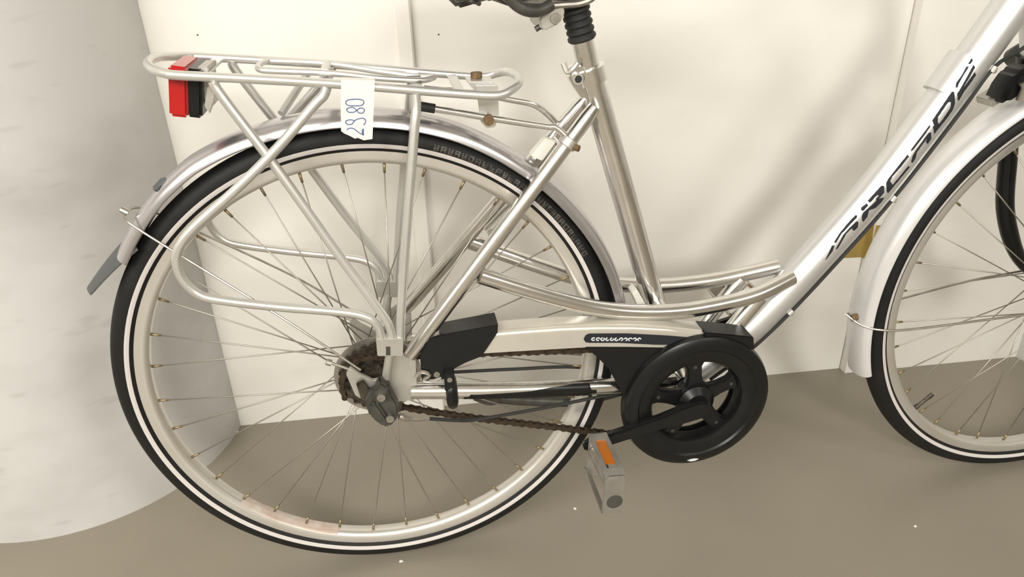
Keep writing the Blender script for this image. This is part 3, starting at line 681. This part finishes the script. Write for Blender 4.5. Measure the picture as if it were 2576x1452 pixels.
pp, rr2 = [], []
q0 = b0 + d_ * .043
for k in range(5):
    for dt_, r in ((0, .0150), (.0025, .0172), (.0055, .0172), (.008, .0150)):
        pp.append(q0 + d_ * (k * .0082 + dt_)); rr2.append(r * (1.02 if k in (0, 4) else 1))
obj('rubber_boot', tube(pp, rr2, 24), 'black_rubber', bike, label='black rubber bellows on the seat post')
obj('saddle_post_head', rod(q0 + d_ * .04, q0 + d_ * .062, .0125, 16), 'derailleur_grey', bike)
sad_t = []
V, F = [], []
secs = [(.085, .0, .890), (.090, .075, .895), (.120, .084, .903), (.170, .088, .905), (.220, .070, .903), (.270, .045, .902), (.320, .028, .903), (.352, .020, .900), (.360, .004, .893)]
for x, w, z in secs:
    for j in range(13):
        u = -1 + 2 * j / 12; V.append((x, max(w, .003) * u, z - .022 * abs(u) ** 3 - (.0 if j not in (0, 12) else .012)))
    for j in range(13):
        u = 1 - 2 * j / 12; V.append((x, max(w, .003) * .9 * u, z - .030 - .012 * abs(u)))
for i in range(len(secs) - 1):
    for k in range(26): F.append((i * 26 + k, i * 26 + (k + 1) % 26, (i + 1) * 26 + (k + 1) % 26, (i + 1) * 26 + k))
F.append(tuple(range(26))); F.append(tuple(range((len(secs) - 1) * 26, len(secs) * 26)))
saddle = obj('saddle', (V, F), 'black_plastic', bike, label='black saddle above the seat post')
for s in (-1, 1):
    obj('saddle_rail', tube(cr([(.140, s * .040, .872), (.175, s * .044, .848), (.200, s * .045, .829), (.218, s * .042, .8235), (.236, s * .034, .8215), (.262, s * .029, .8215), (.285, s * .027, .8225), (.304, s * .024, .832), (.335, s * .014, .868)], 5), .0042, 10), 'steel', saddle)
    obj('saddle_spring', tube([(.150 + .012 * math.cos(t), s * .055 + .012 * math.sin(t), .830 + .0016 * t) for t in [k * pi / 8 for k in range(70)]], .0028, 8), 'derailleur_grey', saddle)
obj('spring_bracket', join(prism([(.128, .836), (.165, .846), (.196, .840), (.224, .822), (.228, .8135), (.214, .8135), (.200, .823), (.176, .832), (.140, .824)], -.040, .040, .003)), 'derailleur_grey', saddle, label='dark metal spring bracket under the saddle')
obj('spring_frame', tube(cr([(.186, -.052, .852), (.194, -.052, .838), (.204, -.051, .8265), (.217, -.049, .8195), (.232, -.045, .8185), (.246, -.040, .8235)], 5), .0068, 12), 'derailleur_grey', saddle, label='dark bent metal frame under the saddle')
obj('saddle_clamp', prism([(.238, .818), (.244, .820), (.262, .8215), (.2640, .8165), (.2625, .809), (.257, .801), (.240, .794), (.2355, .796), (.233, .805)], -.032, .032, .002), 'plate_alu', saddle, label='alloy saddle clamp')
obj('clamp_washer', join(rod((.2525, -.035, .8080), (.2525, -.031, .8080), .0063, 16), rod((.2525, -.0358, .8080), (.2525, -.0345, .8080), .0032, 10)), 'steel', saddle)
obj('clamp_bolt', rod((.236, -.024, .7985), (.2305, -.024, .7955), .0034, 8), 'derailleur_grey', saddle)

# --- cables and small clips on the down tube
def under(s, off, th=-52): return on_tube(s, R(th), DTR + off)
cbl = [under(s, .0022) for s in (.10, .16, .22, .30, .38, .46, .54, .60)] + [Vector((.903, -.006, .737)), Vector((.948, -.020, .785)), Vector((.972, -.040, .87)), Vector((.958, -.060, .97)), Vector((.926, -.075, 1.020))]
obj('gear_cable', tube(cr([(.50, -.008, .262)] + cbl, 5), .0026, 8), 'black_rubber', bike, label='black cable running under the down tube')
for s in (.185, .395, .597):
    a, b = under(s - .004, .003), under(s + .004, .003)
    obj('cable_clip', join(tube([a, b], .0040, 10), rod(under(s, -.002), under(s, .008, -60), .0028, 8)), 'plate_alu', bike)

# --- fork, front brake, steering (mostly beyond the picture)
def leg(s): return tube(cr([(.930, s * .024, .716), (.945, s * .045, .672), (.962, s * .052, .620), (.979, s * .055, .560), (1.000, s * .056, .475), (1.036, s * .056, .405), (1.075, s * .058, .362), (1.100, s * .060, .348)], 5), [.0130] * 24 + [.0125 - .0005 * k for k in range(12)], 14)
obj('fork_leg', leg(1), 'black_plastic', bike); obj('fork_leg', leg(-1), 'black_plastic', bike)
obj('fork_crown', join(tube([(.928, -.040, .713), (.926, -.02, .722), (.926, .02, .722), (.928, .040, .713)], [.013, .017, .017, .013], 16), rod((.936, 0, .70), (.926, 0, .728), .024, 20)), 'black_plastic', bike)
br = obj('brake_arm', join(prism([(.862, .668), (.868, .690), (.878, .708), (.896, .716), (.912, .712), (.905, .690), (.890, .676), (.876, .668)], -.034, .004, .006)), 'black_plastic', bike, label='black front brake arm behind the fork crown')
obj('brake_bolt', tube([(.884, -.040, .697), (.886, -.042, .690), (.888, -.040, .674)], [.0075, .006, .0085], 12), 'steel', br)
obj('mudguard_clip', prism([(.862, .668), (.900, .690), (.905, .683), (.868, .658)], -.016, .016, .002), 'plate_alu', mf)
obj('axle', join(rod((1.1, -.078, .348), (1.1, .078, .348), .0048, 10), rod((1.1, -.075, .348), (1.1, -.066, .348), .010, 6), rod((1.1, .066, .348), (1.1, .075, .348), .010, 6)), 'steel', bike)
obj('stem', tube(cr([(.879, 0, .868), (.862, 0, .918), (.860, 0, .960), (.885, 0, 1.000), (.925, 0, 1.020)], 5), .0125, 16), 'polished_alu', bike)
hb = cr([(.790, -.290, 1.005), (.850, -.285, 1.012), (.900, -.230, 1.022), (.922, -.120, 1.024), (.925, 0, 1.020)], 5)
obj('handlebar', tube(hb + [Vector((p.x, -p.y, p.z)) for p in reversed(hb[:-1])], .0112, 14), 'polished_alu', bike)
for s in (-1, 1):
    obj('grip', rod((.765, s * .292, 1.003), (.865, s * .283, 1.013), .0165, 16), 'black_rubber', bike)
# --- kickstand folded up on the far side
obj('kickstand', join(tube(cr([(.415, .040, .240), (.375, .044, .226), (.30, .048, .214), (.22, .051, .225), (.165, .053, .237)], 5), .0095, 12), prism([(.133, .243), (.150, .256), (.180, .246), (.178, .228), (.158, .228)], .040, .066, .003)), 'derailleur_grey', bike, label='folded grey kickstand')

# ------------------------------------------------------------------ paper tag on the rack
tagp = [(.0049, .7606), (.041, .7571), (.0365, .7281), (.0311, .6924), (.0212, .6917), (.0149, .695), (.0117, .6943), (.0064, .6979), (.0006, .7011), (-.0025, .704), (.0011, .7349)]
Ml = Matrix.Rotation(-0.0152, 4, 'X')
tag = obj('paper_tag', xf(join(prism(tagp, -.0674, -.0668), prism([(.0049, .7606), (.041, .7571), (.0408, .7558), (.0047, .7593)], -.0670, -.0535)), Ml), 'paper', None, False)
tag['label'] = 'white tape tag handwritten 2980 in blue, hanging from the luggage rack'; tag['category'] = 'tag'
DG = [('2', [[(.0042, .7046), (.0050, .7060), (.0081, .7067), (.0119, .7057), (.0165, .7013), (.0205, .6983)], [(.0222, .7052), (.0205, .7015), (.0216, .6972)], [(.0222, .7046), (.0216, .6976)]]),
      ('9', [[(.0131, .7149), (.0101, .716), (.0055, .7157), (.0039, .714), (.0054, .7113), (.01, .711), (.013, .7139), (.0163, .716), (.0226, .7169), (.0255, .7151), (.0257, .7125), (.0232, .7089)]]),
      ('8', [[(.0175, .7261), (.0139, .7295), (.0087, .7293), (.0067, .7274), (.0087, .7246), (.0142, .7243), (.0175, .7261), (.0219, .7284), (.0253, .7271), (.0258, .725), (.0233, .7226), (.0193, .7234), (.0175, .7261)]]),
      ('0', [[(.017, .7385), (.024, .7375), (.0263, .7348), (.0238, .7314), (.0161, .7312), (.0086, .7324), (.0066, .7351), (.0093, .738), (.017, .7385)]])]
for ch, strokes in DG:
    ts = [tube(cr([(x, -.06745, z) for x, z in s], 5), .00062, 6) for s in strokes]
    obj('digit', xf(join(*ts), Ml), 'blue_ink', tag, label='blue handwritten digit ' + ch)

# ------------------------------------------------------------------ small things
def wall_patch(name, pts, mat, proud, th, label, cat):
    V = []
    for d in (0, th):
        for x, z in pts: V.append((x, wy(x) - proud - d, z))
    n = len(pts); F = [tuple(range(n)), tuple(range(2 * n - 1, n - 1, -1))] + [(k, (k + 1) % n, n + (k + 1) % n, n + k) for k in range(n)]
    o = obj(name, (V, F), mat, None, False); o['label'] = label; o['category'] = cat
    return o
tp = obj('packing_tape', ([(.906, wy(.906) - .0004, .2705), (.9635, wy(.9635) - .0015, .269), (.9655, wy(.9655) - .0212, .2685), (1.012, wy(1.012) - .0206, .266), (1.016, wy(1.016) - .0206, .345), (.967, wy(.967) - .0212, .346), (.9645, wy(.9645) - .0015, .346), (.910, wy(.910) - .0004, .347)],
    [(0, 1, 6, 7), (1, 2, 5, 6), (2, 3, 4, 5)]), 'brown_tape', None, False)
sm = tp.modifiers.new('thickness', 'SOLIDIFY'); sm.thickness = 0.0004; sm.offset = 0
tp['label'] = 'piece of brown packing tape stuck across the wall seam'; tp['category'] = 'tape'
def chip(x, y, s, label, k):
    r = random.Random(k); o = [(s * r.uniform(.7, 1.1) * math.cos(a), s * .8 * r.uniform(.7, 1.1) * math.sin(a)) for a in [2 * pi * q / 7 for q in range(7)]]
    V = [(x + a, y + b, 0.0001) for a, b in o] + [(x + a * .8, y + b * .8, .0014) for a, b in o]
    F = [tuple(range(6, -1, -1)), tuple(range(7, 14))] + [(q, (q + 1) % 7, 7 + (q + 1) % 7, 7 + q) for q in range(7)]
    c = obj('paint_chip', (V, F), 'chip_white', None, False); c['label'] = label; c['category'] = 'paint chip'; c['group'] = 'white chips on the floor'
chip(.297, .032, .0034, 'tiny white chip on the floor left of the near pedal', 1)
chip(-.002, -.027, .0036, 'tiny white chip on the floor in front of the rear tyre', 2)
chip(.833, -.115, .0032, 'tiny white chip on the floor in front of the front tyre', 3)
chip(-.315, .372, .004, 'white crumb of plaster at the foot of the left pillar', 4)

def hole(x, z, label):
    V = [(x + .0014 * math.cos(2 * pi * k / 10), wy(x) - .0002, z + .0014 * math.sin(2 * pi * k / 10)) for k in range(10)]
    V += [(x + .0008 * math.cos(2 * pi * k / 10), wy(x) - .0016, z + .0008 * math.sin(2 * pi * k / 10)) for k in range(10)]
    F = [tuple(range(9, -1, -1)), tuple(range(10, 20))] + [(k, (k + 1) % 10, 10 + (k + 1) % 10, 10 + k) for k in range(10)]
    o = obj('nail_head', (V, F), 'derailleur_grey', None, False); o['label'] = label; o['category'] = 'nail'; o['group'] = 'nails in the wall'
hole(-.233, .756, 'tiny dark nail head in the wall above the tail light')
hole(.144, .739, 'tiny dark nail head in the wall right of the cable trunking')
